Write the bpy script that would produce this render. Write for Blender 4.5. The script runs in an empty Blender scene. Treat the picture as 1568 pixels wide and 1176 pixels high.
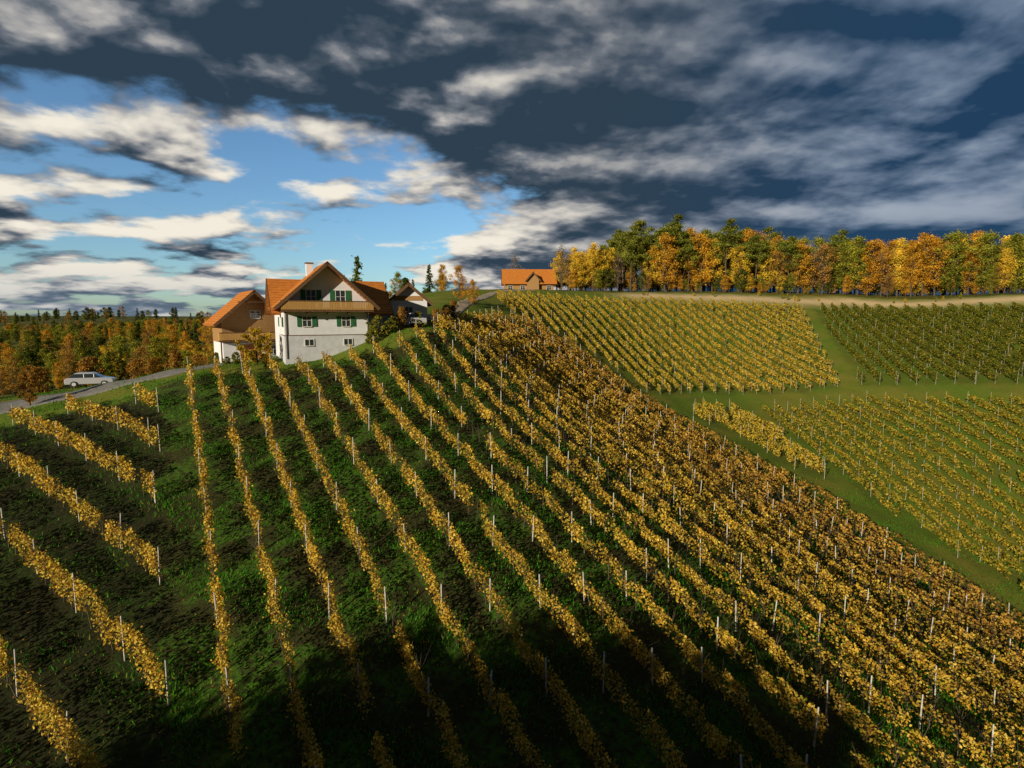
import bpy, math, random, bmesh
import numpy as np
from mathutils import Vector
rng=np.random.default_rng(7); random.seed(7)
scene=bpy.context.scene
scene.view_settings.view_transform='Standard'
scene.view_settings.look='None'
scene.view_settings.exposure=0
D2R=math.radians
SUN=np.array([-0.60,-0.80]); SUN_EL=17.0

# ---------------------------------------------------------------- node helpers
def new_mat(name):
    m=bpy.data.materials.new(name); m.use_nodes=True
    nt=m.node_tree; b=nt.nodes['Principled BSDF']; b.inputs['Roughness'].default_value=.85
    b.inputs['Specular IOR Level'].default_value=.25
    return m,nt,b
def N(nt,t,**k):
    n=nt.nodes.new(t)
    for a,v in k.items(): setattr(n,a,v)
    return n
def L(nt,a,b): nt.links.new(a,b)
def put(nt,sock,v):
    if isinstance(v,(int,float)): sock.default_value=v
    elif isinstance(v,(tuple,list)): sock.default_value=v
    else: nt.links.new(v,sock)
def M(nt,op,a,b=0.0,c=0.0,clamp=False):
    n=nt.nodes.new('ShaderNodeMath'); n.operation=op; n.use_clamp=clamp
    put(nt,n.inputs[0],a); put(nt,n.inputs[1],b); put(nt,n.inputs[2],c)
    return n.outputs[0]
def SS(nt,v,lo,hi,a=0.0,b=1.0):
    n=nt.nodes.new('ShaderNodeMapRange'); n.interpolation_type='SMOOTHSTEP'
    put(nt,n.inputs['Value'],v); n.inputs['From Min'].default_value=lo; n.inputs['From Max'].default_value=hi
    n.inputs['To Min'].default_value=a; n.inputs['To Max'].default_value=b
    return n.outputs[0]
def MIX(nt,f,a,b,blend='MIX'):
    n=nt.nodes.new('ShaderNodeMix'); n.data_type='RGBA'; n.blend_type=blend
    put(nt,n.inputs[0],f); 
    put(nt,n.inputs[6],a if not isinstance(a,tuple) else (*a[:3],1)); put(nt,n.inputs[7],b if not isinstance(b,tuple) else (*b[:3],1))
    return n.outputs[2]
def NOISE(nt,vec,scale,detail=4,rough=.55,dist=0.0):
    n=nt.nodes.new('ShaderNodeTexNoise'); n.inputs['Scale'].default_value=scale
    n.inputs['Detail'].default_value=detail; n.inputs['Roughness'].default_value=rough; n.inputs['Distortion'].default_value=dist
    if vec is not None: nt.links.new(vec,n.inputs['Vector'])
    return n.outputs['Fac']
def BUMP(nt,b,h,strength=.4,dist=.05):
    n=nt.nodes.new('ShaderNodeBump'); n.inputs['Strength'].default_value=strength; n.inputs['Distance'].default_value=dist
    nt.links.new(h,n.inputs['Height']); nt.links.new(n.outputs[0],b.inputs['Normal'])

def simple_mat(name,c1,c2=None,scale=3,rough=.8,bump=0,detail=5,metal=0):
    m,nt,b=new_mat(name); tc=N(nt,'ShaderNodeTexCoord')
    c2=c2 or tuple(x*.75 for x in c1)
    f=NOISE(nt,tc.outputs['Object'],scale,detail)
    L(nt,MIX(nt,SS(nt,f,.35,.65),c1,c2),b.inputs['Base Color']); b.inputs['Roughness'].default_value=rough
    b.inputs['Metallic'].default_value=metal
    if bump: BUMP(nt,b,f,bump,.03)
    return m

def leaf_material(name,translu=.3):
    m,nt,b=new_mat(name); nt.nodes.remove(b)
    a=N(nt,'ShaderNodeAttribute',attribute_name='col')
    b=N(nt,'ShaderNodeBsdfDiffuse'); L(nt,a.outputs['Color'],b.inputs['Color'])
    t=N(nt,'ShaderNodeBsdfTranslucent'); L(nt,a.outputs['Color'],t.inputs['Color'])
    mx=N(nt,'ShaderNodeMixShader'); mx.inputs[0].default_value=translu
    L(nt,b.outputs[0],mx.inputs[1]); L(nt,t.outputs[0],mx.inputs[2])
    L(nt,mx.outputs[0],nt.nodes['Material Output'].inputs[0])
    return m
LEAF=leaf_material('autumn_leaf')
BARK=simple_mat('bark',(.13,.10,.07),(.065,.05,.038),6,.95,.5)
POST=simple_mat('weathered_post',(.62,.60,.57),(.42,.40,.37),4,.8)

# ---------------------------------------------------------------- terrain height
CP=np.array([
(-31,54,-6.4),(-11.6,22,-16.2),(0,22,-16.4),(0,35,-12.2),(-20,37,-11.6),(-10,53,-6.0),(10,24,-17.0),(18,29,-18.2),
(-20,60,-4.7),(-12.7,60,-2.6),(-17,70,-2.0),(-10.3,63,-1.2),(-25,70,-4.2),(-24,58,-5.1),(-15,80,.2),
(-9.6,100,1.7),(-6,135,5),(-2,70,-4.4),(5,68,-9),(14.5,110,-4.4),(-4.8,95,-.6),
(21,85,-13),(33.6,63.8,-19.6),(44,46.3,-26.4),(39.6,53.6,-23.4),(49,57,-24.8),(66,72,-18),(58,62,-23),
(45.5,75,-18.8),(57,95,-13),(77,85,-11.7),(28.7,93,-13.3),(43.7,120,-6.1),(79,112,-5.7),(37,150,5.6),(-4,142,6),
(88,150,4.8),(88,142,2.2),(60,142,2.6),(116,130,4.6),(112,123,2.0),(60,150,5.2),(130,160,5),(40,185,6.5),(0,185,7),(-40,150,3),(-15,110,3.3),(-70,180,-7),
(0,0,-23),(0,-30,-32),(-30,0,-22),(-42,30,-14.5),(30,0,-25.5),(30,20,-24),(50,20,-31.5),(62,36,-29.5),
(-60,-40,-33),(60,-40,-40),(110,0,-37),(80,50,-24),(120,60,-16),(150,90,-5),(170,130,4),(200,60,-14),
(-47.5,51,-9.6),(-45,60,-7.5),(-37,60,-6.0),(-37,54.5,-7.4),(-33,64,-5.3),(-30,67,-5.0),(-60,70,-10.2),(-62,46,-11.5),(-60,53,-9.6),(-85,30,-17),
(-37,42,-10.8),(-90,90,-14),(-45,80,-9.5),(-33,75,-5.9),(-60,110,-13),(-100,140,-15),(-40,110,-7),(-130,60,-17),(-120,-20,-28),(-150,200,-15),(100,220,6)
],float)
def tps(r2): return .5*r2*np.log(r2+1e-9)
def fit():
    n=len(CP); P=CP[:,:2]/50.
    d=((P[:,None]-P[None])**2).sum(-1); K=tps(d)+np.eye(n)*.003
    A=np.zeros((n+3,n+3)); A[:n,:n]=K; A[:n,n]=1; A[:n,n+1:]=P; A[n,:n]=1; A[n+1:,:n]=P.T
    return P,np.linalg.solve(A,np.r_[CP[:,2],0,0,0])
PP,WW=fit()
def smooth(a,lo,hi):
    t=np.clip((a-lo)/(hi-lo),0,1); return t*t*(3-2*t)
def H(x,y):
    x=np.asarray(x,float).ravel(); y=np.asarray(y,float).ravel(); out=np.empty(len(x))
    for s in range(0,len(x),40000):
        X=np.clip(x[s:s+40000],-170,215)/50; Y=np.clip(y[s:s+40000],-70,235)/50
        d=(X[:,None]-PP[:,0])**2+(Y[:,None]-PP[:,1])**2
        out[s:s+40000]=tps(d)@WW[:-3]+WW[-3]+X*WW[-2]+Y*WW[-1]
    r=np.hypot((x-20)/1.0,y-85)
    w=smooth(r,150,260)
    far=-15+9*np.sin(x*.0041+1.3)*np.cos(y*.0037+.4)+5*np.sin(x*.011+y*.009)+ 12*smooth(r,900,2600)
    micro=.10*np.sin(x*.9+1.7*np.sin(y*.31))*np.sin(y*.7+1.3*np.sin(x*.23))
    return out*(1-w)+far*w+micro*(1-w)
def inpoly(x,y,poly):
    ins=np.zeros(len(x),bool); n=len(poly); j=n-1
    for i in range(n):
        xi,yi=poly[i]; xj,yj=poly[j]
        c=((yi>y)!=(yj>y))&(x<(xj-xi)*(y-yi)/((yj-yi)+1e-12)+xi)
        ins^=c; j=i
    return ins

def raw_mesh(name,verts,faces_idx,nper,mats,mat_idx=None,col=None,smooth_shade=False):
    me=bpy.data.meshes.new(name)
    nf=len(faces_idx)//nper
    me.vertices.add(len(verts)); me.vertices.foreach_set('co',np.asarray(verts,np.float32).ravel())
    me.loops.add(len(faces_idx)); me.loops.foreach_set('vertex_index',np.asarray(faces_idx,np.int32))
    me.polygons.add(nf); me.polygons.foreach_set('loop_start',np.arange(0,nf*nper,nper,dtype=np.int32))
    me.polygons.foreach_set('loop_total',np.full(nf,nper,np.int32))
    if mat_idx is not None: me.polygons.foreach_set('material_index',np.asarray(mat_idx,np.int32))
    if smooth_shade: me.polygons.foreach_set('use_smooth',np.ones(nf,bool))
    for m in mats: me.materials.append(m)
    if col is not None:
        at=me.color_attributes.new('col','FLOAT_COLOR','POINT')
        at.data.foreach_set('color',np.c_[col,np.ones(len(col))].astype(np.float32).ravel())
    me.update(calc_edges=True); me.validate()
    return me
def link(o,parent=None):
    scene.collection.objects.link(o)
    if parent: o.parent=parent
    return o
def obj(name,me,parent=None): return link(bpy.data.objects.new(name,me),parent)
def empty(name,loc=(0,0,0),rz=0):
    o=bpy.data.objects.new(name,None); o.location=loc; o.rotation_euler=(0,0,rz); o.empty_display_size=.5
    return link(o)

# terrain: one sheet, fine in the middle, stretched to the horizon
def axis(lo,hi,step,far):
    core=np.arange(lo,hi+step/2,step); ext=[]; s=step; p=0
    while p<far: s*=1.16; p+=s; ext.append(p)
    ext=np.array(ext); return np.r_[(lo-ext)[::-1],core,hi+ext]
gx=axis(-75,135,1.0,4500); gy=axis(-25,165,1.0,4500)
GX,GY=np.meshgrid(gx,gy); hx=H(GX,GY); V=np.c_[GX.ravel(),GY.ravel(),hx]
nx,ny=len(gx),len(gy); i=np.arange(nx*ny).reshape(ny,nx)
F=np.stack([i[:-1,:-1],i[:-1,1:],i[1:,1:],i[1:,:-1]],-1).reshape(-1)
x,y=V[:,0],V[:,1]
ridge_y=np.interp(x,[-10,37,60,88,116,150,190],[146,149.5,148.5,147,127.5,112.5,90])
R=np.exp(-((y-ridge_y)/4.0)**2)*smooth(x,22,34)
B=((y>ridge_y+7)&(x>8)).astype(float)
B=np.maximum(B,smooth(np.hypot(x,y),200,300)*.9)
MAINP=[(-34,56),(-30,57),(-24,56.3),(-17,57.6),(-11.8,59),(-8.7,63),(-9.0,70),(-7.5,86),(-3,103),(4,106),(14,98),(21,86),(33.6,64.5),(44,47),(75,-5),(4,-5),(-3,13),(-12.6,21.5)]
LEFTP=[(-24.6,38.2),(-27.5,44),(-31.5,50),(-38,52.2),(-46,49),(-60,42),(-75,30),(-60,5),(-6,5),(-13.6,21)]
BP=[(-2,108),(-4,136),(37,144),(71,141.5),(57.5,98.5),(32,96.5),(22,90),(16,99),(5,108)]
CPOL=[(74,140.5),(86,140),(110,122),(148,106),(150,66),(100,79),(79,88.5),(60.5,98)]
DP=[(40,90.5),(57,92),(76.5,82),(98,75),(140,60),(150,20),(64,18),(49,49),(42,63)]
EP=[(29,89.5),(37.5,90.5),(40,68),(36.5,67.5),(27,84)]
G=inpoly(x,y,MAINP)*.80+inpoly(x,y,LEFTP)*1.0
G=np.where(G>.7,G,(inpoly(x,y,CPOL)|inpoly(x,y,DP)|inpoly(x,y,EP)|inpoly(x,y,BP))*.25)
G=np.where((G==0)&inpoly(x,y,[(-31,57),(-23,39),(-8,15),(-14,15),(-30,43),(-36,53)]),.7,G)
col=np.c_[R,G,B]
m,nt,b=new_mat('meadow_ground'); tc=N(nt,'ShaderNodeTexCoord'); P=tc.outputs['Object']
a=N(nt,'ShaderNodeAttribute',attribute_name='col'); sp=N(nt,'ShaderNodeSeparateColor'); L(nt,a.outputs['Color'],sp.inputs[0])
f1=NOISE(nt,P,.35,6,.6); f2=NOISE(nt,P,3.5,6,.65); f3=NOISE(nt,P,.02,5,.6); f4=NOISE(nt,P,.08,4,.6)
g=MIX(nt,SS(nt,f2,.35,.7),(.085,.145,.014),(.15,.21,.022))
g=MIX(nt,SS(nt,f4,.42,.65,0,.8),g,(.20,.19,.03))
g=MIX(nt,SS(nt,f1,.5,.7,0,.5),g,(.21,.17,.035))
g=MIX(nt,M(nt,'MULTIPLY',SS(nt,f2,.48,.62),.35),g,(.07,.065,.022))
near=MIX(nt,SS(nt,f2,.42,.62),(.055,.13,.012),(.034,.038,.012))  # grass and soil between the rows, with row shade darkened into the colour
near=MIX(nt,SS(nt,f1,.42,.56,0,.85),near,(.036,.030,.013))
near=MIX(nt,SS(nt,sp.outputs[1],.82,.95,0,.75),near,(.020,.022,.009))  # left block darker still: shadow of its rows painted into the ground
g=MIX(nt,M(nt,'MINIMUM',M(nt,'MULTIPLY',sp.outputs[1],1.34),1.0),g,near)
g=MIX(nt,M(nt,'MULTIPLY',sp.outputs[0],SS(nt,f2,.2,.42)),g,(.60,.46,.26))
wood=MIX(nt,SS(nt,f3,.4,.62),(.05,.065,.016),(.13,.12,.025))
g=MIX(nt,sp.outputs[2],g,wood)
L(nt,g,b.inputs['Base Color']); b.inputs['Roughness'].default_value=.95; b.inputs['Specular IOR Level'].default_value=.1
BUMP(nt,b,f2,.9,.12)
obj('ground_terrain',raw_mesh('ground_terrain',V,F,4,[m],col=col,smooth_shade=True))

# ---------------------------------------------------------------- leaf cards
def leaf_quads(c,size,colr,upbias=.25,outw=None):
    n=len(c); nr=rng.normal(size=(n,3)); nr[:,2]+=upbias
    if outw is not None: nr+=outw
    nr/=np.linalg.norm(nr,axis=1,keepdims=True)
    t=np.cross(nr,rng.normal(size=(n,3))); t/=np.linalg.norm(t,axis=1,keepdims=True)
    bt=np.cross(nr,t); s=size[:,None]*.5
    v=np.stack([c-t*s*1.1,c-bt*s*.8+t*s*.1,c+t*s*1.1,c+bt*s*.8+t*s*.1],1).reshape(-1,3)
    return v,np.repeat(colr,4,axis=0)
def sticks(p0,p1,r0,r1):
    n=len(p0); d=p1-p0; d/=np.linalg.norm(d,axis=1,keepdims=True)+1e-9
    a=np.cross(d,np.array([.31,.9,.29])); a/=np.linalg.norm(a,axis=1,keepdims=True)+1e-9; bb=np.cross(d,a)
    vs=[]
    for k in range(4):
        an=k*math.pi/2; o=a*math.cos(an)+bb*math.sin(an)
        vs.append(p0+o*r0[:,None]); vs.append(p1+o*r1[:,None])
    v=np.stack(vs,1).reshape(-1,3); base=np.arange(n)[:,None]*8
    f=[]
    for k in range(4):
        k2=(k+1)%4; f.append(np.c_[base+2*k,base+2*k2,base+2*k2+1,base+2*k+1])
    f.append(np.c_[base+1,base+3,base+5,base+7])
    return v,np.stack(f,1).reshape(-1)

def pal(n,cols,w,var=.25):
    cols=np.array(cols,float); k=rng.choice(len(cols),n,p=np.array(w)/sum(w))
    return cols[k]*(1+var*(rng.random((n,1))*2-1))
GOLD=[(.64,.43,.05),(.54,.33,.035),(.74,.56,.12),(.30,.17,.02),(.27,.29,.03)]
BRWN=[(.50,.28,.05),(.37,.18,.035),(.62,.41,.09),(.20,.11,.025),(.22,.21,.03)]
OLIV=[(.34,.31,.035),(.20,.24,.03),(.48,.39,.05),(.12,.10,.02),(.11,.18,.02)]

def vineyard(name,poly,d,spacing,off,density,zone,height=1.6,postgap=5.0,vinegap=1.1,lpost=.035,gapp=.05,fat=.12,lodmin=.14,even=0.0):
    d=np.array(d,float); d/=np.linalg.norm(d); nrm=np.array([-d[1],d[0]])
    if nrm[0]<0: nrm=-nrm
    pa=np.array(poly); e=pa@nrm; t=pa@d
    rows=np.arange(math.ceil((e.min()-off)/spacing),math.floor((e.max()-off)/spacing)+1)*spacing+off
    C=[];S=[];K=[];PPs=[];OW=[];TR=[]
    for r in rows:
        tt=np.arange(t.min(),t.max(),.25); xs=r*nrm[0]+tt*d[0]; ys=r*nrm[1]+tt*d[1]
        ins=inpoly(xs,ys,poly)&(np.abs(xs)<1.25*np.abs(ys)+12)
        if ins.sum()<12: continue
        t0,t1=tt[ins][0],tt[ins][-1]
        n=int((t1-t0)*density*1.3)
        q=rng.uniform(t0,t1,n)
        dist=np.hypot(np.hypot(r*nrm[0]+q*d[0],r*nrm[1]+q*d[1]),8); lod=np.clip((26/dist)**1.2,lodmin,1.0)
        k2=rng.random(n)<lod; q=q[k2]; lod=lod[k2]; n=len(q)
        vid=np.floor(q/vinegap).astype(int); h=(np.sin(vid*12.9898+r*78.233)*43758.5453)%1
        h2=(np.sin(vid*3.17+r*51.3)*9631.7)%1
        ph=np.abs((q/vinegap)%1-.5)*2
        pk=(.28+.72*h)*(1-.5*ph**2); pk=pk*(1-even)+.8*even
        keep=rng.random(n)<pk
        keep&=~(h<gapp)
        q=q[keep];h=h[keep];h2=h2[keep];lod=lod[keep];n=len(q)
        lat=rng.normal(0,fat,n)+.08*np.sin(q*1.3+r)+(h2-.5)*.12
        top=height*(.80+.34*h2*(1-even)+.17*even)
        u=rng.beta(1.6,1.15,n); z=.38+u*(top-.38)
        lat*=.6+.8*np.sin(u*math.pi)
        px=r*nrm[0]+q*d[0]+lat*nrm[0]; py=r*nrm[1]+q*d[1]+lat*nrm[1]
        ok=inpoly(px,py,poly)&(np.abs(px)<1.25*np.abs(py)+12)
        px,py,z,lat,h,u,lod=px[ok],py[ok],z[ok],lat[ok],h[ok],u[ok],lod[ok]
        C.append(np.c_[px,py,z]); S.append(.108/np.sqrt(lod)**.9*rng.uniform(.6,1.4,len(px))); K.append(np.c_[h,u])
        OW.append(np.c_[nrm[0]*np.sign(lat)*.8,nrm[1]*np.sign(lat)*.8,np.zeros(len(px))])
        pt=np.arange(t0+.1,t1,postgap); pt=np.r_[pt,t1-.05]
        pp=np.c_[r*nrm[0]+pt*d[0],r*nrm[1]+pt*d[1]]+rng.normal(0,.05,(len(pt),2))
        ok=inpoly(pp[:,0],pp[:,1],poly); PPs.append(pp[ok])
        vt=np.arange(t0,t1,vinegap)+vinegap/2; vt=vt[vt<t1]
        tp=np.c_[r*nrm[0]+vt*d[0],r*nrm[1]+vt*d[1]]; tp=tp[inpoly(tp[:,0],tp[:,1],poly)&(np.hypot(tp[:,0],tp[:,1])<65)]
        TR.append(tp)
    C=np.concatenate(C);S=np.concatenate(S);K=np.concatenate(K);OW=np.concatenate(OW)
    C[:,2]+=H(C[:,0],C[:,1])
    v,cv=leaf_quads(C,S,zone(C,K),.35,OW)
    par=empty(name)
    obj('vine_foliage',raw_mesh(name+'_foliage',v,np.arange(len(C)*4),4,[LEAF],col=cv),par)
    pp=np.concatenate(PPs); z=H(pp[:,0],pp[:,1]); p0=np.c_[pp,z-.2]; hh=height+.28+rng.normal(0,.12,len(pp))
    p1=np.c_[pp+rng.normal(0,.06,pp.shape),z+hh]; rr=np.full(len(pp),lpost)
    v,f=sticks(p0,p1,rr,rr*.9); obj('trellis_posts',raw_mesh(name+'_posts',v,f,4,[POST]),par)
    tp=np.concatenate(TR)
    if len(tp):
        z=H(tp[:,0],tp[:,1]); p0=np.c_[tp,z-.1]; p1=np.c_[tp+rng.normal(0,.09,tp.shape),z+.8]; rr=np.full(len(tp),.03)
        n=len(tp); q0=np.repeat(p1,5,axis=0); q1=q0+np.c_[rng.normal(0,.28,(5*n,2)),rng.uniform(.3,1.15,5*n)]
        P0=np.r_[p0,q0];P1=np.r_[p1,q1];R0=np.r_[rr,np.full(5*n,.012)];R1=np.r_[rr*.8,np.full(5*n,.006)]
        v,f=sticks(P0,P1,R0,R1); obj('vine_trunks',raw_mesh(name+'_trunks',v,f,4,[BARK]),par)
    return par
def zmain(C,K):
    n=len(C); e=.86*C[:,0]+.51*C[:,1]; g=pal(n,GOLD,[4,2.8,2.8,1.2,.9]); br=pal(n,BRWN,[3,2,2,1,.5])
    w=smooth(e+4*np.sin(C[:,1]*.15),38,54)*.72+.2; pick=rng.random(n)<w
    c=np.where(pick[:,None],br,g); return c*(.70+.42*K[:,:1])
def zleft(C,K): 
    n=len(C); return np.where((rng.random(n)<.2)[:,None],pal(n,BRWN,[3,2,2,1,.5]),pal(n,GOLD,[4,2.5,3,1,1]))*(.75+.35*K[:,:1])
def zB(C,K):
    n=len(C); o=pal(n,OLIV,[3,2,3,1,1]); g=pal(n,GOLD,[4,3,3,1,1.5])
    return np.where((rng.random(n)<.25+.12*np.sin(C[:,0]*.1))[:,None],o,g)*(.8+.25*K[:,:1])
def zC(C,K):
    n=len(C); return np.where((rng.random(n)<.9)[:,None],pal(n,OLIV,[3,4,1.5,1.5,4]),pal(n,GOLD,[2,3,1,2,2]))*.66
def zD(C,K):
    n=len(C); return np.where((rng.random(n)<.65)[:,None],pal(n,OLIV,[3,3,3,1,1.5]),pal(n,GOLD,[3,4,2,2,2]))*.82
vineyard('vineyard_rows',MAINP,(.51,-.86),2.35,1.1,300,zmain,1.5,lpost=.04,fat=.105)
vineyard('vineyard_rows',LEFTP,(.835,-.55),3.3,.6,340,zleft,1.75,fat=.12,even=.25)
vineyard('vineyard_rows',BP,(.22,-.975),2.4,.3,430,zB,1.5,lpost=.02,gapp=.02,fat=.10,lodmin=.2,even=.6)
vineyard('vineyard_rows',CPOL,(-.22,-.975),2.5,.2,520,zC,1.95,lpost=.02,gapp=.01,fat=.13,lodmin=.2,even=.8)
vineyard('vineyard_rows',DP,(.1,-1),2.2,.4,430,zD,1.5,lpost=.02,gapp=.02,fat=.10,lodmin=.22,even=.65)
vineyard('vineyard_rows',EP,(.35,-.93),2.2,.4,400,zB,1.5,lpost=.024,fat=.11,lodmin=.22,even=.5)

# leaf litter and grass tufts between the rows
n=50000; px=rng.uniform(-45,60,n); py=rng.uniform(8,75,n); k=np.hypot(px,py)<75; px,py=px[k],py[k]
c=np.c_[px,py,H(px,py)+.03]; v,cv=leaf_quads(c,rng.uniform(.06,.13,len(c)),pal(len(c),BRWN,[2,2,2,1,1])*.5,3)
obj('leaf_litter',raw_mesh('leaf_litter',v,np.arange(len(v)),4,[LEAF],col=cv))
n=280000; py=8+62*rng.random(n)**1.3; px=rng.uniform(-1,1,n)*py*1.0
dn=(np.sin(px*.8+np.sin(py*.9)*2)+np.sin(py*1.1+px*.3))*.45+.30
dn=np.where(inpoly(px,py,LEFTP),dn*.3,dn)
k=rng.random(n)<dn; px,py=px[k],py[k]; z=H(px,py); n=len(px); an=rng.uniform(0,6.28,n); w=rng.uniform(.02,.05,n); h=rng.uniform(.08,.28,n)
a=np.c_[px-np.cos(an)*w,py-np.sin(an)*w,z-.02]; bb=np.c_[px+np.cos(an)*w,py+np.sin(an)*w,z-.02]; t=np.c_[px+rng.normal(0,.08,n),py+rng.normal(0,.08,n),z+h]
v=np.stack([a,bb,t],1).reshape(-1,3); cv=np.repeat(pal(n,[(.05,.22,.015),(.09,.27,.02),(.045,.13,.015),(.2,.22,.04)],[3,2,2,.5]),3,axis=0)
obj('grass',raw_mesh('grass',v,np.arange(len(v)),3,[LEAF],col=cv))

# ---------------------------------------------------------------- trees
def tree_mesh(name,h,kind,cols,w,seed,leaf=.36,dens=1.0):
    r=np.random.default_rng(seed); P0=[];P1=[];R0=[];R1=[];LC=[]
    def stick(a,b_,ra,rb): P0.append(a);P1.append(b_);R0.append(ra);R1.append(rb)
    base=h*.014+.05; lean=r.normal(0,.02*h,2)
    segs=7; pts=[np.array([lean[0]*(k/segs)**2+r.normal(0,.01*h),lean[1]*(k/segs)**2,h*.95*k/segs]) for k in range(segs+1)]
    pts[0][2]=-.4
    for k in range(segs): stick(pts[k],pts[k+1],base*(1-.86*k/segs),base*(1-.86*(k+1)/segs))
    if kind=='conifer':
        nb=70
        for k in range(nb):
            f=.12+.86*k/nb; zc=h*f; rad=h*.20*(1-f)**.8+.1; an=r.uniform(0,6.28); rad*=r.uniform(.7,1.15)
            c=np.array([0,0,zc]); tip=c+np.array([math.cos(an)*rad,math.sin(an)*rad,-rad*.25]); stick(c,tip,.04,.015)
            m_=int(42*dens*(.4+rad/(h*.2))); s=r.random(m_)**.7
            LC.append(c+(tip-c)*s[:,None]+r.normal(0,1,(m_,3))*np.array([.18,.18,.12])*(.4+s[:,None])*(h/12))
    else:
        lo,wd,nc=dict(round=(.20,.23,36),tall=(.22,.14,34),pine=(.50,.18,26),bare=(.25,.20,30),bush=(.08,.48,34))[kind]
        for k in range(nc):
            f=lo+(1-lo)*(k+.5)/nc; prof=math.sin(min(1,((f-lo)/(1-lo))*.86+.14)*math.pi)**.6
            an=k*2.4+r.normal(0,.4); rad=wd*h*prof*r.uniform(.4,1.25)
            tip=np.array([math.cos(an)*rad+lean[0]*f,math.sin(an)*rad+lean[1]*f,h*min(1.02,f+r.uniform(-.04,.08))])
            st=np.array([lean[0]*f*f,lean[1]*f*f,max(.1*h,h*f-rad*.75)]); mid=(st+tip)/2+np.array([0,0,-.02*h])
            stick(st,mid,base*.4*(1.1-f),base*.25*(1.1-f)); stick(mid,tip,base*.25*(1.1-f),.02)
            for q in range(4 if kind!='bare' else 9):
                e_=mid+(tip-mid)*r.random()+0; e2=e_+r.normal(0,1,3)*h*.05+np.array([0,0,h*.03]); stick(e_,e2,.03,.012)
            cr=h*(.062 if kind!='pine' else .055)*r.uniform(.55,1.45)
            m_=int(dens*(120 if kind!='bare' else 18)*(cr/(h*.075))**1.5)
            dd=r.normal(0,1,(m_,3)); dd/=np.linalg.norm(dd,axis=1,keepdims=True); rr=r.random(m_)**.5
            rr*=r.uniform(.7,1.5,m_)
            LC.append(tip+dd*rr[:,None]*cr*np.array([1.15,1.15,.8 if kind!='pine' else .5]))
            m2=m_//2; s=r.random((m2,1)); LC.append(mid+(tip-mid)*s+r.normal(0,cr*.45,(m2,3)))
    v1,f1=sticks(np.array(P0),np.array(P1),np.array(R0),np.array(R1))
    c=np.concatenate(LC); n=len(c)
    big=np.sin(c[:,0]*2.1+seed)+np.sin(c[:,1]*1.7+seed*2)+np.sin(c[:,2]*1.9)
    cl=pal(n,cols,w,.3)*(1+.16*big[:,None])
    v2,cv=leaf_quads(c,leaf*r.uniform(.7,1.3,n),cl,.4)
    V=np.r_[v1,v2]; F=np.r_[f1,np.arange(len(v2))+len(v1)]; mi=np.r_[np.zeros(len(f1)//4),np.ones(len(v2)//4)]
    return raw_mesh(name,V,F,4,[BARK,LEAF],mi,np.r_[np.full((len(v1),3),.06),cv])
cg=[(.70,.48,.04),(.76,.56,.08),(.50,.34,.03)]; co=[(.64,.34,.03),(.52,.24,.02),(.68,.45,.06),(.32,.16,.02)]
cr_=[(.42,.23,.045),(.31,.16,.035),(.52,.32,.08)]; cgr=[(.19,.23,.025),(.30,.30,.04),(.12,.16,.02),(.44,.38,.04)]
cpi=[(.12,.17,.025),(.21,.24,.035),(.31,.30,.045),(.06,.09,.02)]; cba=[(.40,.27,.15),(.5,.36,.2)]
cdk=[(.065,.10,.018),(.11,.14,.02),(.035,.06,.014),(.24,.19,.025)]
T=dict(
 g1=tree_mesh('gold_birch',13,'tall',cg,[3,2,1],1,.28), g2=tree_mesh('gold_tree',13,'round',cg,[2,1,2],2,.28),
 o1=tree_mesh('orange_tree',14,'round',co,[3,2,2,1],3,.28), o2=tree_mesh('orange_tall',15,'tall',co,[3,2,2,1],4,.28), o3=tree_mesh('orange_b',14,'round',co,[3,3,1,2],15,.28),
 r1=tree_mesh('rust_tree',14,'round',cr_,[2,2,1],5,.28,.75), r2=tree_mesh('rust_tall',14,'tall',cr_,[2,2,1],6,.28,.6),
 e1=tree_mesh('green_tree',14,'round',cgr,[2,2,1,1.5],7,.28), e2=tree_mesh('green_b',13,'tall',cgr,[2,2,1,2],17,.28),
 p1=tree_mesh('scots_pine',16,'pine',cpi,[2,2,2,1],8,.28,2.2), p2=tree_mesh('scots_pine_b',16,'pine',cpi,[1,2,3,1],18,.28,2.2),
 c1=tree_mesh('spruce',15,'conifer',cpi,[3,2,.5,2],9,.36), b1=tree_mesh('bare_tree',13,'bare',cba,[1,1],10,.22), b2=tree_mesh('bare_b',12,'bare',cr_,[1,1,2],11,.22),
 d1=tree_mesh('dark_tree',14,'round',cdk,[3,2,2,1],31,.4,.8), d2=tree_mesh('dark_tall',13,'tall',cdk,[3,2,1,1],32,.4,.8), d3=tree_mesh('dark_spruce',15,'conifer',cdk,[3,1,2,.3],33,.45,.7),
)
def place(me,par,name,x,y,sc,dz=0,wide=1.0):
    o=bpy.data.objects.new(name,me); link(o,par); z=float(H([x],[y])[0])
    o.location=(x,y,z-.1+dz); o.rotation_euler=(0,0,random.uniform(0,6.28)); w_=sc*random.uniform(.88,1.12)*wide; o.scale=(w_,w_,sc)
    return o
forest=empty('autumn_forest')
line=np.array([(15,159),(40,162),(88,159),(122,140),(160,123),(200,96),(235,60)],float)
seg=np.r_[0,np.cumsum(np.hypot(*np.diff(line,axis=0).T))]; tot=seg[-1]; k=0
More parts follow.
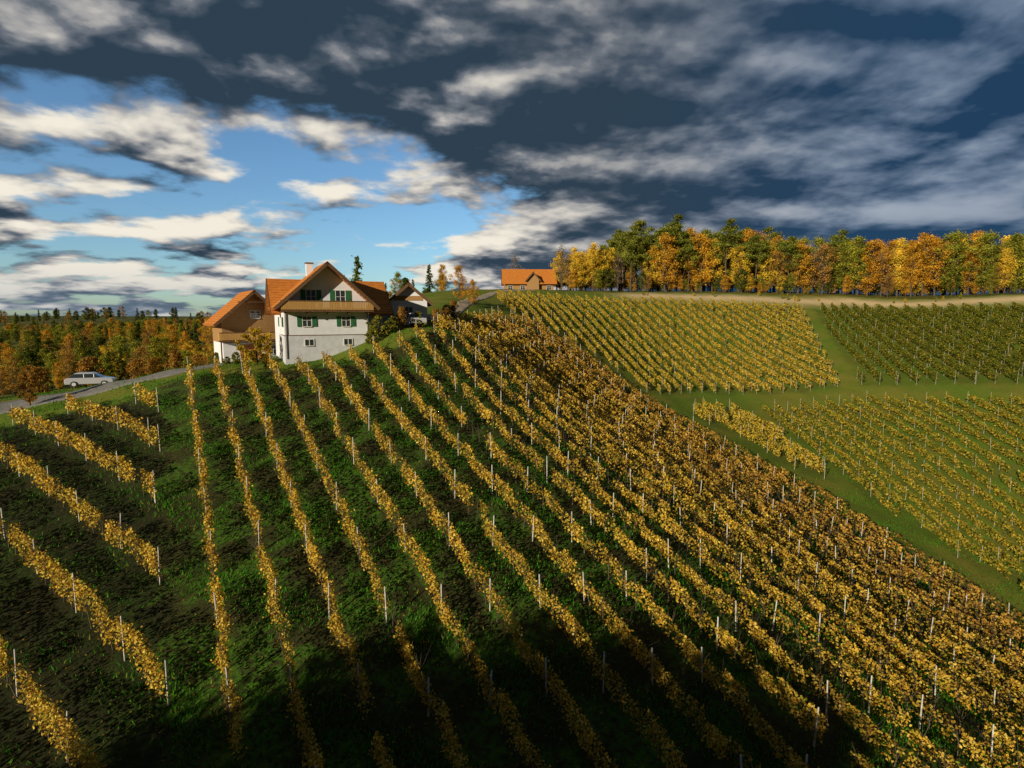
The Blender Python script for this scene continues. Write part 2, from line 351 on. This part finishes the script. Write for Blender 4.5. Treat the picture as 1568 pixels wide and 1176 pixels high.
for layer in range(6):
    s=rng.uniform(0,3)
    while s<tot:
        bx=np.interp(s,seg,line[:,0]); by=np.interp(s,seg,line[:,1])
        j=np.searchsorted(seg,s)-1; j=max(0,min(j,len(line)-2)); tdir=line[j+1]-line[j]; tdir/=np.linalg.norm(tdir); nn=np.array([-tdir[1],tdir[0]])
        px,py=np.array([bx,by])+nn*(layer*4.2+random.uniform(-1.8,1.8))
        if s<16: ch=['g1','g1','g2','b1','g2','e2']
        elif s<52: ch=['p1','p2','p1','p2','o1','g1','e2','p1'] if layer>0 else ['p1','p2','o1','g2','p2','p1']
        elif s<80: ch=['o1','o2','e1','r1','p2','g2','b1','e2','p1']
        elif s<120: ch=['o1','r1','r2','o2','e1','o3','e2','b2','b1','e1','g1']
        else: ch=['r1','r2','o1','o3','b2','r1','r2','b1','b2','e2']
        hsc=np.interp(s,[0,14,25,55,75,110,150,250],[.82,.96,1.16,1.12,1.0,1.0,1.10,1.2])
        place(T[random.choice(ch)],forest,'tree_%d'%k,px,py,hsc*random.uniform(.72,1.12)); k+=1
        s+=random.uniform(2.2,4.0)
for i_ in range(280):
    s=rng.uniform(0,240); bx=np.interp(s,seg,line[:,0]); by=np.interp(s,seg,line[:,1])
    place(T[random.choice(['g2','e1','o1','r1','e1','d1','o3'])],forest,'shrub_%d'%i_,bx+random.uniform(-2,2),by+random.uniform(-3.5,8),random.uniform(.14,.45))
for i_ in range(45):
    s=rng.uniform(8,200); bx=np.interp(s,seg,line[:,0]); by=np.interp(s,seg,line[:,1])
    place(T[random.choice(['e1','g2','e2'])],forest,'shrub_%d'%(300+i_),bx,by-random.uniform(7,13),random.uniform(.06,.13))
wood=empty('woodland'); k=0
for i_ in range(1500):
    y_=rng.uniform(95,520); x_=rng.uniform(-1.25,-.10)*y_
    if x_>-45 and y_<150: continue
    if math.hypot(x_,y_)<122: continue
    if (math.sin(x_*.022+1)+math.sin(y_*.018+x_*.01))>.75: continue
    place(T[random.choice(['d1','e1','d2','e1','d3','e2','d3','r1','o1','g2','o2','e1','r2'])],wood,'tree_%d'%k,x_,y_,random.uniform(.38,.74)); k+=1
for i_ in range(1100):
    an=rng.uniform(-1.0,1.05); r_=rng.uniform(480,1500); x_=math.sin(an)*r_; y_=math.cos(an)*r_
    if math.sin(x_*.008+2)+math.sin(y_*.011)<-.2: continue
    place(T[random.choice(['d1','d3','e1','r1','d2'])],wood,'tree_%d'%k,x_,y_,random.uniform(.8,1.3)); k+=1
# wood edge at the foot of the slope behind the viewer; its shadow reaches the lower rows
for (tx,ty,th) in [(-27,-6,1.45),(-22,-7,1.52),(-17,-6,1.48),(-32,-8,1.40),(-24,-12,1.68),(-19,-12,1.66),(-29,-14,1.7),(-36,-10,1.45),(-13,-9,1.35),(-15,-14,1.6),(-18,-18,1.85),(-33,-16,1.6)]:
    place(T[random.choice(['e1','o3','d1','o1'])],None,'tall_tree',tx,ty,th,wide=1.2)

def single(name,key,x_,y_,sc,me=None,dz=0): return place(me or T[key],None,name,x_,y_,sc,dz)
BU=tree_mesh('golden_bush_mesh',4,'bush',[(.60,.40,.04),(.44,.27,.03),(.28,.26,.03)],[3,2,1.4],21,.17,1.6)
BR=tree_mesh('rust_bush_mesh',5,'round',[(.42,.21,.04),(.30,.13,.03),(.52,.31,.05),(.22,.22,.04)],[2,2,1,1],22,.18,.9)
BG=tree_mesh('green_bush_mesh',2.2,'bush',[(.10,.14,.02),(.18,.20,.03),(.4,.3,.04)],[2,2,1],23,.13,1.0)
single('golden_bush','',-27.2,60.6,.95,BU)
for (x_,y_,s_) in [(-60,72,.85),(-57,67,.75),(-53,71,.9),(-50,75,.85),(-47.0,71,.65),(-45,76,.9),(-66,68,.7),(-41,74,.6),(-43.5,68.5,.5),(-39,72,.45)]:
    single('autumn_fruit_tree','',x_,y_,s_,BR)
single('autumn_fruit_tree','',-46.6,54.4,.7,BR)
for (x_,y_,s_) in [(-52,68,.8),(-39,69,.7),(-37,71,.9),(-58,62,.6),(-63,62,.7)]: single('garden_shrub','',x_,y_,s_,BG)
single('spruce_tree','c1',-20.3,76,.66)
single('orange_tree','o3',-9.6,105,.48)
single('orange_tree','o1',-7.2,104,.33)
single('bare_tree','b1',1.2,172,.8)
single('bare_tree','b1',14,163,.95)
for (x_,y_,s_) in [(-14.6,62.5,1.1),(-13.2,63.2,.8),(-15.0,60.6,.7),(-10.8,66,.8),(-29.5,60.9,.6),(-25,57.6,.35),(-31,61.7,.4)]:
    single('garden_shrub','',x_,y_,s_,BG)
for (x_,y_,s_) in [(-9.3,70,.45),(-8.5,74,.5),(-8.8,78,.5),(-8.3,82,.6),(-12.4,64.5,.5)]:
    single('garden_shrub','',x_,y_,s_,BR)

# ---------------------------------------------------------------- roads
def ribbon(name,pts,width,mat,off=.07):
    pts=np.array(pts,float); s=np.r_[0,np.cumsum(np.hypot(*np.diff(pts,axis=0).T))]
    q=np.arange(0,s[-1],.8); cx=np.interp(q,s,pts[:,0]); cy=np.interp(q,s,pts[:,1])
    for _ in range(6): cx[1:-1]=(cx[:-2]+cx[1:-1]*2+cx[2:])/4; cy[1:-1]=(cy[:-2]+cy[1:-1]*2+cy[2:])/4
    tx=np.gradient(cx);ty=np.gradient(cy);ln=np.hypot(tx,ty);nx_,ny_=-ty/ln,tx/ln
    rows=[];ws=np.linspace(-.5,.5,7)*width
    for w_ in ws: 
        X=cx+nx_*w_;Y=cy+ny_*w_; rows.append(np.c_[X,Y,H(X,Y)+off])
    rows=[np.c_[rows[0][:,:2]-np.c_[nx_,ny_]*.1,rows[0][:,2]-.2]]+rows+[np.c_[rows[-1][:,:2]+np.c_[nx_,ny_]*.1,rows[-1][:,2]-.2]]
    A=np.stack(rows,1); n_,w_=A.shape[:2]; ii=np.arange(n_*w_).reshape(n_,w_)
    F=np.stack([ii[:-1,:-1],ii[:-1,1:],ii[1:,1:],ii[1:,:-1]],-1).reshape(-1)
    obj(name,raw_mesh(name,A.reshape(-1,3),F,4,[mat],smooth_shade=True))
ASPH=simple_mat('asphalt',(.22,.215,.21),(.16,.155,.15),2.5,.9,.2)
GRAV=simple_mat('gravel',(.38,.32,.24),(.26,.22,.16),2.5,.95,.4)
ribbon('road',[(-110,32),(-75,46),(-60,50.5),(-47.5,56.2),(-42,58.6),(-37,60.3),(-33,63.4),(-29.5,66.8),(-27,72),(-24,79),(-17,80),(-12,76)],4.4,ASPH,.12)
ribbon('farm_track',[(-12,76),(-10.5,86),(-9.2,100),(-7.6,118),(-5.2,138),(0,150),(6,156)],2.4,GRAV,.09)

# ---------------------------------------------------------------- buildings
def mesh_obj(name,parent,verts,faces,mat):
    me=bpy.data.meshes.new(name); me.from_pydata([tuple(v) for v in verts],[],faces); me.materials.append(mat); me.update()
    return obj(name,me,parent)
def box(name,parent,a,b_,mat):
    x0,y0,z0=a;x1,y1,z1=b_
    v=[(x0,y0,z0),(x1,y0,z0),(x1,y1,z0),(x0,y1,z0),(x0,y0,z1),(x1,y0,z1),(x1,y1,z1),(x0,y1,z1)]
    return mesh_obj(name,parent,v,[(3,2,1,0),(4,5,6,7),(0,1,5,4),(1,2,6,5),(2,3,7,6),(3,0,4,7)],mat)
def gable_walls(name,p,x0,x1,y0,y1,zb,ze,zp,mat,axis='y'):
    if axis=='y':
        m_=(x0+x1)/2; A=[(x0,y0,zb),(x1,y0,zb),(x1,y0,ze),(m_,y0,zp),(x0,y0,ze)]; B_=[(a[0],y1,a[2]) for a in A]
    else:
        m_=(y0+y1)/2; A=[(x0,y1,zb),(x0,y0,zb),(x0,y0,ze),(x0,m_,zp),(x0,y1,ze)]; B_=[(x1,a[1],a[2]) for a in A]
    v=A+B_; f=[(0,1,2,3,4),(9,8,7,6,5)]+[(i_,i_+5,(i_+1)%5+5,(i_+1)%5) for i_ in range(5)]
    return mesh_obj(name,p,v,f,mat)
def slab(name,p,q,th,mat):
    q=[Vector(c) for c in q]; n_=(q[1]-q[0]).cross(q[3]-q[0]).normalized()
    if n_.z<0:n_=-n_
    v=q+[c-n_*th for c in q]
    return mesh_obj(name,p,v,[(0,1,2,3),(7,6,5,4),(0,4,5,1),(1,5,6,2),(2,6,7,3),(3,7,4,0)],mat)
def gable_roof(p,x0,x1,y0,y1,ze,zp,mat,trim,axis='y',th=.22,tag='roof'):
    if axis=='y':
        m_=(x0+x1)/2
        slab(tag+'_left',p,[(x0,y0,ze),(m_,y0,zp),(m_,y1,zp),(x0,y1,ze)],th,mat)
        slab(tag+'_right',p,[(x1,y0,ze),(x1,y1,ze),(m_,y1,zp),(m_,y0,zp)],th,mat)
        for sx,nm in ((x0,'l'),(x1,'r')):
            slab(tag+'_bargeboard_'+nm,p,[(sx,y0-.06,ze+.03),(m_,y0-.06,zp+.03),(m_,y0-.004,zp+.03),(sx,y0-.004,ze+.03)],th+.12,trim)
    else:
        m_=(y0+y1)/2
        slab(tag+'_front',p,[(x0,y0,ze),(x1,y0,ze),(x1,m_,zp),(x0,m_,zp)],th,mat)
        slab(tag+'_back',p,[(x0,y1,ze),(x0,m_,zp),(x1,m_,zp),(x1,y1,ze)],th,mat)
        for sx,d_,nm in ((x0,-1,'l'),(x1,1,'r')):
            for yy,n2 in ((y0,'f'),(y1,'b')):
                slab(tag+'_bargeboard_'+nm+n2,p,[(sx+d_*.004,yy,ze+.03),(sx+d_*.06,yy,ze+.03),(sx+d_*.06,m_,zp+.03),(sx+d_*.004,m_,zp+.03)],th+.12,trim)
def tile_mat(name,c1,c2):
    m,nt,b=new_mat(name); tc=N(nt,'ShaderNodeTexCoord'); P=tc.outputs['Object']
    w=N(nt,'ShaderNodeTexWave',wave_type='BANDS',bands_direction='Z'); w.inputs['Scale'].default_value=1.1; w.inputs['Distortion'].default_value=.3; L(nt,P,w.inputs[0])
    f=NOISE(nt,P,2.2,6,.7)
    c=MIX(nt,SS(nt,f,.3,.7),c1,c2); c=MIX(nt,M(nt,'MULTIPLY',w.outputs['Fac'],.3),c,tuple(x*.45 for x in c2))
    L(nt,c,b.inputs['Base Color']); BUMP(nt,b,w.outputs['Fac'],.6,.06); return m
TILE=tile_mat('clay_roof_tiles',(.64,.24,.035),(.48,.15,.03)); TILED=tile_mat('old_roof_tiles',(.17,.13,.08),(.09,.07,.05))
WHITE=simple_mat('white_render',(.76,.78,.86),(.69,.71,.78),1.2,.9); GREYR=simple_mat('grey_render',(.60,.62,.69),(.52,.54,.60),1.5,.9)
def plank_mat(name,c1,c2,dirn='X',sc=2.2):
    m,nt,b=new_mat(name); tc=N(nt,'ShaderNodeTexCoord'); P=tc.outputs['Object']
    w=N(nt,'ShaderNodeTexWave',wave_type='BANDS',bands_direction=dirn,wave_profile='SAW'); w.inputs['Scale'].default_value=sc; L(nt,P,w.inputs[0])
    f=NOISE(nt,P,5,5,.7); c=MIX(nt,f,c1,c2); c=MIX(nt,SS(nt,w.outputs['Fac'],.85,1.0),c,tuple(x*.25 for x in c2)); L(nt,c,b.inputs['Base Color']); BUMP(nt,b,w.outputs['Fac'],.4,.03); return m
WOODB=plank_mat('brown_boards',(.50,.30,.09),(.38,.21,.07)); WOODH=plank_mat('facade_boards',(.44,.26,.11),(.31,.17,.07),'Z',1.8)
DKW=simple_mat('dark_wood',(.17,.09,.045),(.11,.06,.03),5,.8); GRN=simple_mat('green_shutter',(.03,.15,.06),(.02,.11,.045),6,.6)
FRM=simple_mat('window_frame',(.72,.72,.70),(.66,.66,.64),5,.6); TERR=simple_mat('garage_door_paint',(.50,.20,.07),(.40,.15,.05),5,.7)
m,nt,b=new_mat('window_glass'); b.inputs['Base Color'].default_value=(.03,.04,.05,1); b.inputs['Roughness'].default_value=.08; b.inputs['Specular IOR Level'].default_value=.8; GLASS=m
METAL=simple_mat('metal_pipe',(.25,.22,.2),(.2,.17,.15),5,.5)
def window(p,nm,cx,y,cz,w,h,shut=True,frame=FRM):
    box(nm+'_glass',p,(cx-w/2,y-.012,cz-h/2),(cx+w/2,y+.05,cz+h/2),GLASS)
    t=.07
    box(nm+'_frame_l',p,(cx-w/2-t,y-.06,cz-h/2-t),(cx-w/2,y+.03,cz+h/2+t),frame); box(nm+'_frame_r',p,(cx+w/2,y-.06,cz-h/2-t),(cx+w/2+t,y+.03,cz+h/2+t),frame)
    box(nm+'_frame_t',p,(cx-w/2,y-.06,cz+h/2),(cx+w/2,y+.03,cz+h/2+t),frame); box(nm+'_sill',p,(cx-w/2,y-.12,cz-h/2-t),(cx+w/2,y+.03,cz-h/2),frame)
    box(nm+'_mullion',p,(cx-.03,y-.05,cz-h/2),(cx+.03,y-.013,cz+h/2),frame)
    if h>.8: box(nm+'_transom',p,(cx-w/2,y-.045,cz+h*.12),(cx+w/2,y-.014,cz+h*.12+.04),frame)
    if shut:
        sw=w*.55
        for s_,q in ((-1,'l'),(1,'r')):
            xa=cx+s_*(w/2+t+.02); xb=xa+s_*sw
            box(nm+'_shutter_'+q,p,(min(xa,xb),y-.07,cz-h/2-.03),(max(xa,xb),y-.01,cz+h/2+.03),GRN)
def balcony(p,tag,x0,x1,y0,y1,z,h,mat,rails=DKW):
    box(tag+'_floor',p,(x0,y0,z-.16),(x1,y1,z),rails)
    n_=int((x1-x0)/.17)
    for i_ in range(n_): 
        xa=x0+(x1-x0)*i_/n_; box(tag+'_board_%d'%i_,p,(xa+.012,y0+.02,z+.06),(xa+(x1-x0)/n_-.012,y0+.055,z+h-.06),mat)
    box(tag+'_rail_top',p,(x0-.05,y0-.03,z+h-.06),(x1+.05,y0+.1,z+h+.02),rails)
    for xx,q in ((x0,'l'),(x1-.04,'r')): box(tag+'_side_'+q,p,(xx,y0+.1,z+.05),(xx+.04,y1,z+h-.02),mat)

# white farmhouse
wh=empty('white_farmhouse',(-23.5,59.0,-4.35),D2R(27))
gable_walls('front_walls',wh,0,8.7,0,9,-2.5,5.85,9.72,WHITE)
gable_walls('cross_wing_walls',wh,-.06,11.2,3.6,10.6,-2.5,5.2,8.25,WHITE,'x')
box('plinth',wh,(-.03,-.03,-2.5),(8.73,8.9,2.38),GREYR); box('plinth_line',wh,(-.05,-.05,2.38),(8.75,8.8,2.46),DKW)
gable_roof(wh,-1.05,9.75,-1.15,7.0,5.25,10.05,TILE,DKW,'y',tag='front_roof')
gable_roof(wh,-1.0,12.2,2.7,11.5,4.7,8.62,TILE,DKW,'x',tag='cross_roof')
for i_,cx in enumerate((2.25,6.25)):
    window(wh,'ground_window_%d'%i_,cx,0,3.85,.85,1.0); window(wh,'cellar_window_%d'%i_,cx+.15,-.03,1.65,.85,.62,False)
window(wh,'attic_door_0',2.75,0,6.25,.9,1.75); window(wh,'attic_door_1',5.75,0,6.25,.95,1.75)
balcony(wh,'balcony',-.35,9.0,-1.15,0,5.02,.98,WOODB)
for i_ in range(5): box('balcony_bracket_%d'%i_,wh,(.2+i_*2.05,-1.0,4.66),(.34+i_*2.05,0,4.86),DKW)
box('chimney',wh,(3.0,4.6,8.0),(3.7,5.3,10.25),WHITE); box('chimney_cap',wh,(2.92,4.52,10.25),(3.78,5.38,10.37),DKW)
box('downpipe',wh,(8.5,-.12,0),(8.58,-.05,5.6),METAL); box('downpipe_b',wh,(.1,-.12,0),(.18,-.05,5.6),METAL)
for i_,yy in enumerate((1.6,5.6)):
    box('side_window_%d'%i_,wh,(-.075,yy-.4,3.3),(.02,yy+.4,4.3),GLASS); box('side_shutter_%d'%i_,wh,(-.12,yy-.85,3.28),(-.065,yy-.43,4.32),GRN)
me=bpy.data.meshes.new('satellite_dish')
bm=bmesh.new(); bmesh.ops.create_uvsphere(bm,u_segments=16,v_segments=8,radius=.38)
for v_ in bm.verts: v_.co.y*=.3
bm.to_mesh(me); bm.free(); me.materials.append(GREYR); o=obj('satellite_dish',me,wh); o.location=(2.5,-.3,7.75); box('dish_arm',wh,(2.46,-.3,7.7),(2.54,0,7.76),METAL)

# wooden house
wo=empty('wooden_house',(-34.3,67.6,-5.3),D2R(35)); wo.scale=(.95,.95,1.0)
gable_walls('stone_base',wo,0,7.5,0,8,-2.5,2.2,2.21,WHITE); gable_walls('timber_walls',wo,-.05,7.55,-.05,8,2.22,5.0,8.2,WOODH)
gable_roof(wo,-1.1,8.6,-1.0,8.9,4.35,8.5,TILE,DKW,'y')
window(wo,'upper_window',3.9,-.05,5.55,1.1,.85,False); window(wo,'lower_window',5.9,0,1.2,.8,.9,False)
balcony(wo,'balcony',-.5,8.0,-1.1,-.05,2.5,.95,WOODB)
for i_ in range(3): box('balcony_post_%d'%i_,wo,(-.4+i_*3.9,-1.05,-.4),(-.25+i_*3.9,-.9,2.34),DKW)
box('garage_door',wo,(1.9,-.05,-.2),(4.4,.02,2.0),TERR); box('garage_frame_top',wo,(1.8,-.07,2.0),(4.5,.02,2.1),FRM)
box('gable_beam',wo,(1.8,-.98,7.0),(5.7,-.85,7.12),DKW)
# annex behind
an=empty('annex_house',(-15.2,71.5,-1.3),D2R(14))
gable_walls('walls',an,0,4.6,0,9,-2.5,3.2,5.1,WHITE); gable_roof(an,-.8,5.4,-.8,9.6,2.85,5.5,TILED,DKW,'y')
box('gable_boards',an,(.5,-.03,3.3),(4.1,-.004,3.9),WOODH); window(an,'window',2.3,0,2.1,.9,.8,False); box('door',an,(.5,-.03,-.6),(1.4,.02,1.5),DKW)
box('lean_to_wall',an,(-3,1.6,-2),(-.02,8,2.6),WHITE); slab('lean_to_roof',an,[(-3.6,1.0,2.5),(-.1,1.0,4.2),(-.1,8.6,4.2),(-3.6,8.6,2.5)],.2,TILED)

# distant farmhouse
fh=empty('farmhouse',(-2,166,6.3),D2R(2))
gable_walls('walls',fh,0,14,0,8,-3,3.6,6.9,WHITE,'x'); gable_roof(fh,-.9,14.9,-1,9,3.1,7.6,TILE,DKW,'x')
box('timber_band',fh,(-.03,-.03,.6),(14.03,8.03,3.0),WOODH)
gable_walls('dormer',fh,6.3,9.7,-1.2,3,0,4.2,6.1,WOODH); gable_roof(fh,5.7,10.3,-1.8,3.6,3.9,6.5,TILED,DKW,'y',tag='dormer_roof')
for i_ in range(4): window(fh,'window_%d'%i_,1.5+i_*3.6+(.4 if i_>1 else 0),-.03,2.0,1.2,1.1,False)

# ---------------------------------------------------------------- cars
TYRE=simple_mat('tyre',(.02,.02,.02),(.03,.03,.03),5,.9)
def car(pos,rz,c):
    p=empty('parked_car',(pos[0],pos[1],float(H([pos[0]],[pos[1]])[0])+.08),rz)
    PA,nt,b=new_mat('car_paint'); b.inputs['Base Color'].default_value=(*c,1); b.inputs['Roughness'].default_value=.3; b.inputs['Coat Weight'].default_value=.5
    def ext(nm,prof,w0,w1,mat):
        n_=len(prof); zt=max(q[1] for q in prof); zb=min(q[1] for q in prof)
        def ww(z): return w0+(w1-w0)*(z-zb)/(zt-zb)
        v=[(a,-ww(z),z) for a,z in prof]+[(a,ww(z),z) for a,z in prof]
        o=mesh_obj(nm,p,v,[tuple(range(n_)),tuple(reversed(range(n_,2*n_)))]+[(i_,i_+n_,(i_+1)%n_+n_,(i_+1)%n_) for i_ in range(n_)],mat)
        bv=o.modifiers.new('b','BEVEL'); bv.width=.05; bv.segments=2; bv.limit_method='ANGLE'
    ext('body',[(-2.15,.3),(2.1,.3),(2.2,.6),(2.05,.82),(1.1,.95),(-1.9,1.0),(-2.2,.85),(-2.22,.5)],.86,.80,PA)
    ext('cabin_glass',[(1.15,.93),(.45,1.38),(-1.35,1.42),(-1.95,.98)],.78,.62,GLASS)
    ext('roof',[(.5,1.36),(.35,1.47),(-1.2,1.5),(-1.4,1.38)],.66,.6,PA)
    for xx in (-.45,.45): ext('pillar',[(xx-.05,.95),(xx+.05,.95),(xx+.03,1.4),(xx-.07,1.4)],.80,.67,PA)
    for i_,(wx,wy) in enumerate([(-1.35,-.8),(1.35,-.8),(-1.35,.8),(1.35,.8)]):
        for nm,rr,dd,mt in (('wheel',.32,.22,TYRE),('hub',.19,.235,GREYR)):
            me=bpy.data.meshes.new(nm); bm=bmesh.new(); bmesh.ops.create_cone(bm,cap_ends=True,segments=20,radius1=rr,radius2=rr,depth=dd); bm.to_mesh(me); bm.free(); me.materials.append(mt)
            o=obj('%s_%d'%(nm,i_),me,p); o.location=(wx,wy,.32); o.rotation_euler=(math.pi/2,0,0)
    box('headlight_l',p,(2.1,-.7,.62),(2.2,-.4,.76),FRM); box('headlight_r',p,(2.1,.4,.62),(2.2,.7,.76),FRM)
car((-45.6,61.3),D2R(22),(.42,.43,.47))
car((-11.6,67.3),D2R(120),(.6,.6,.62))

# ---------------------------------------------------------------- sky, sun, camera
S3=Vector((SUN[0]*math.cos(D2R(SUN_EL)),SUN[1]*math.cos(D2R(SUN_EL)),math.sin(D2R(SUN_EL))))
wld=bpy.data.worlds.new('World'); scene.world=wld; wld.use_nodes=True; nt=wld.node_tree
bg=nt.nodes['Background']; sky=N(nt,'ShaderNodeTexSky',sky_type='NISHITA'); sky.sun_disc=False
sky.sun_elevation=D2R(SUN_EL); sky.sun_rotation=math.atan2(SUN[0],SUN[1])%(2*math.pi); sky.air_density=1.0; sky.dust_density=.5; sky.ozone_density=2.5
L(nt,MIX(nt,1.0,sky.outputs[0],(.78,1.0,1.15),'MULTIPLY'),bg.inputs[0]); bg.inputs[1].default_value=.12
tc=N(nt,'ShaderNodeTexCoord'); sp=N(nt,'ShaderNodeSeparateXYZ'); L(nt,tc.outputs['Generated'],sp.inputs[0])
X,Y,Z=sp.outputs
def cloudcoord(zoff):
    zz=M(nt,'ADD',M(nt,'MAXIMUM',M(nt,'ADD',Z,zoff),0.0),.17)
    c=N(nt,'ShaderNodeCombineXYZ'); put(nt,c.inputs[0],M(nt,'ADD',M(nt,'DIVIDE',X,zz),3.1)); put(nt,c.inputs[1],M(nt,'DIVIDE',Y,zz)); c.inputs[2].default_value=8.4
    return c.outputs[0]
def cn(zoff,det=7):
    p=cloudcoord(zoff); a=NOISE(nt,p,.95,1,.5,.3); b_=NOISE(nt,p,2.5,det,.54,.12)
    return M(nt,'ADD',M(nt,'MULTIPLY',a,.45),M(nt,'MULTIPLY',b_,.55))
n0=cn(0.0); n1=cn(.034,4)
def spot(dx,dy,dz,r0,r1):
    v=Vector((dx,dy,dz)).normalized(); dp=N(nt,'ShaderNodeVectorMath',operation='DOT_PRODUCT'); L(nt,tc.outputs['Generated'],dp.inputs[0]); dp.inputs[1].default_value=v
    return SS(nt,dp.outputs['Value'],math.cos(D2R(r1)),math.cos(D2R(r0)))
right=SS(nt,X,-.30,.20); high=SS(nt,Z,.22,.36)
bias=M(nt,'ADD',M(nt,'MULTIPLY',right,.15),M(nt,'MULTIPLY',high,.09))
bias=M(nt,'ADD',bias,.05)
gap=M(nt,'ADD',M(nt,'MULTIPLY',spot(-.30,1,.20,1,13),.085),M(nt,'MULTIPLY',spot(-.12,1,.07,1,10),.07))
gap=M(nt,'ADD',gap,M(nt,'MULTIPLY',spot(-.72,1,.42,1,8),.07))
c=M(nt,'SUBTRACT',M(nt,'ADD',n0,bias),gap)
mask=M(nt,'MAXIMUM',SS(nt,c,.465,.545),SS(nt,Y,.05,-.25))  # full cloud cover added behind the viewer
br=M(nt,'ADD',.54,M(nt,'MULTIPLY',M(nt,'SUBTRACT',n0,n1),10.0))
br=M(nt,'ADD',br,M(nt,'MULTIPLY',M(nt,'SUBTRACT',.50,n0),1.3))
br=M(nt,'ADD',br,M(nt,'MULTIPLY',SS(nt,c,.56,.48),.2))
br=M(nt,'SUBTRACT',br,M(nt,'MULTIPLY',SS(nt,Z,.22,.36),.20))
br=M(nt,'MULTIPLY',br,M(nt,'SUBTRACT',1.0,M(nt,'MULTIPLY',right,.32)))
# soft shoulder instead of a hard clip
br=M(nt,'MAXIMUM',br,0.0); br=M(nt,'DIVIDE',br,M(nt,'ADD',M(nt,'POWER',M(nt,'ADD',1.0,M(nt,'POWER',br,3.0)),.3333),0.0))
br=M(nt,'MULTIPLY',br,M(nt,'SUBTRACT',1.08,M(nt,'MULTIPLY',SS(nt,X,-.10,.35),.22)))
ramp=N(nt,'ShaderNodeValToRGB'); L(nt,br,ramp.inputs[0]); el=ramp.color_ramp.elements
el[0].position=0; el[0].color=(.028,.052,.080,1); el[1].position=1; el[1].color=(.90,.84,.72,1)
for pos,cc in ((.25,(.062,.085,.118,1)),(.5,(.16,.18,.21,1)),(.75,(.42,.41,.40,1))):
    e_=el.new(pos); e_.color=cc
bluer=MIX(nt,M(nt,'MULTIPLY',SS(nt,X,.10,.6),.6),ramp.outputs[0],MIX(nt,br,(.008,.05,.13),(.26,.38,.56)))
hz=M(nt,'MULTIPLY',SS(nt,Z,.10,0.0),M(nt,'SUBTRACT',1.0,right))
cl=MIX(nt,M(nt,'MULTIPLY',hz,.45),bluer,(.20,.27,.36))
cl=MIX(nt,M(nt,'MULTIPLY',M(nt,'MULTIPLY',SS(nt,Z,.17,.04),SS(nt,X,.0,.25)),.8),cl,(.016,.062,.13))
cl=MIX(nt,SS(nt,Y,.1,-.2),cl,(.030,.038,.052))  # unseen dark overcast added behind the viewer to lower the fill light
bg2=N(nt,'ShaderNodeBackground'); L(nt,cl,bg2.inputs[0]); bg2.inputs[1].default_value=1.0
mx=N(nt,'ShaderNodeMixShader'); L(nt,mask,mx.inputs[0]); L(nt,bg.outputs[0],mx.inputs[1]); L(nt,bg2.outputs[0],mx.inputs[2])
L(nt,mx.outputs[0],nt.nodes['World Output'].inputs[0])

sl=bpy.data.lights.new('sun','SUN'); sl.energy=5.0; sl.angle=D2R(.5); sl.color=(1,.87,.64)
so=bpy.data.objects.new('sun',sl); link(so); so.rotation_euler=(-S3).to_track_quat('-Z','Y').to_euler(); so.location=(-60,-80,60)
cam=bpy.data.cameras.new('camera'); cam.lens=20; cam.sensor_width=36; cam.clip_end=12000; cam.clip_start=.1
co_=bpy.data.objects.new('camera',cam); link(co_); co_.location=(0,0,0); co_.rotation_euler=(D2R(90-6.74),0,0); scene.camera=co_
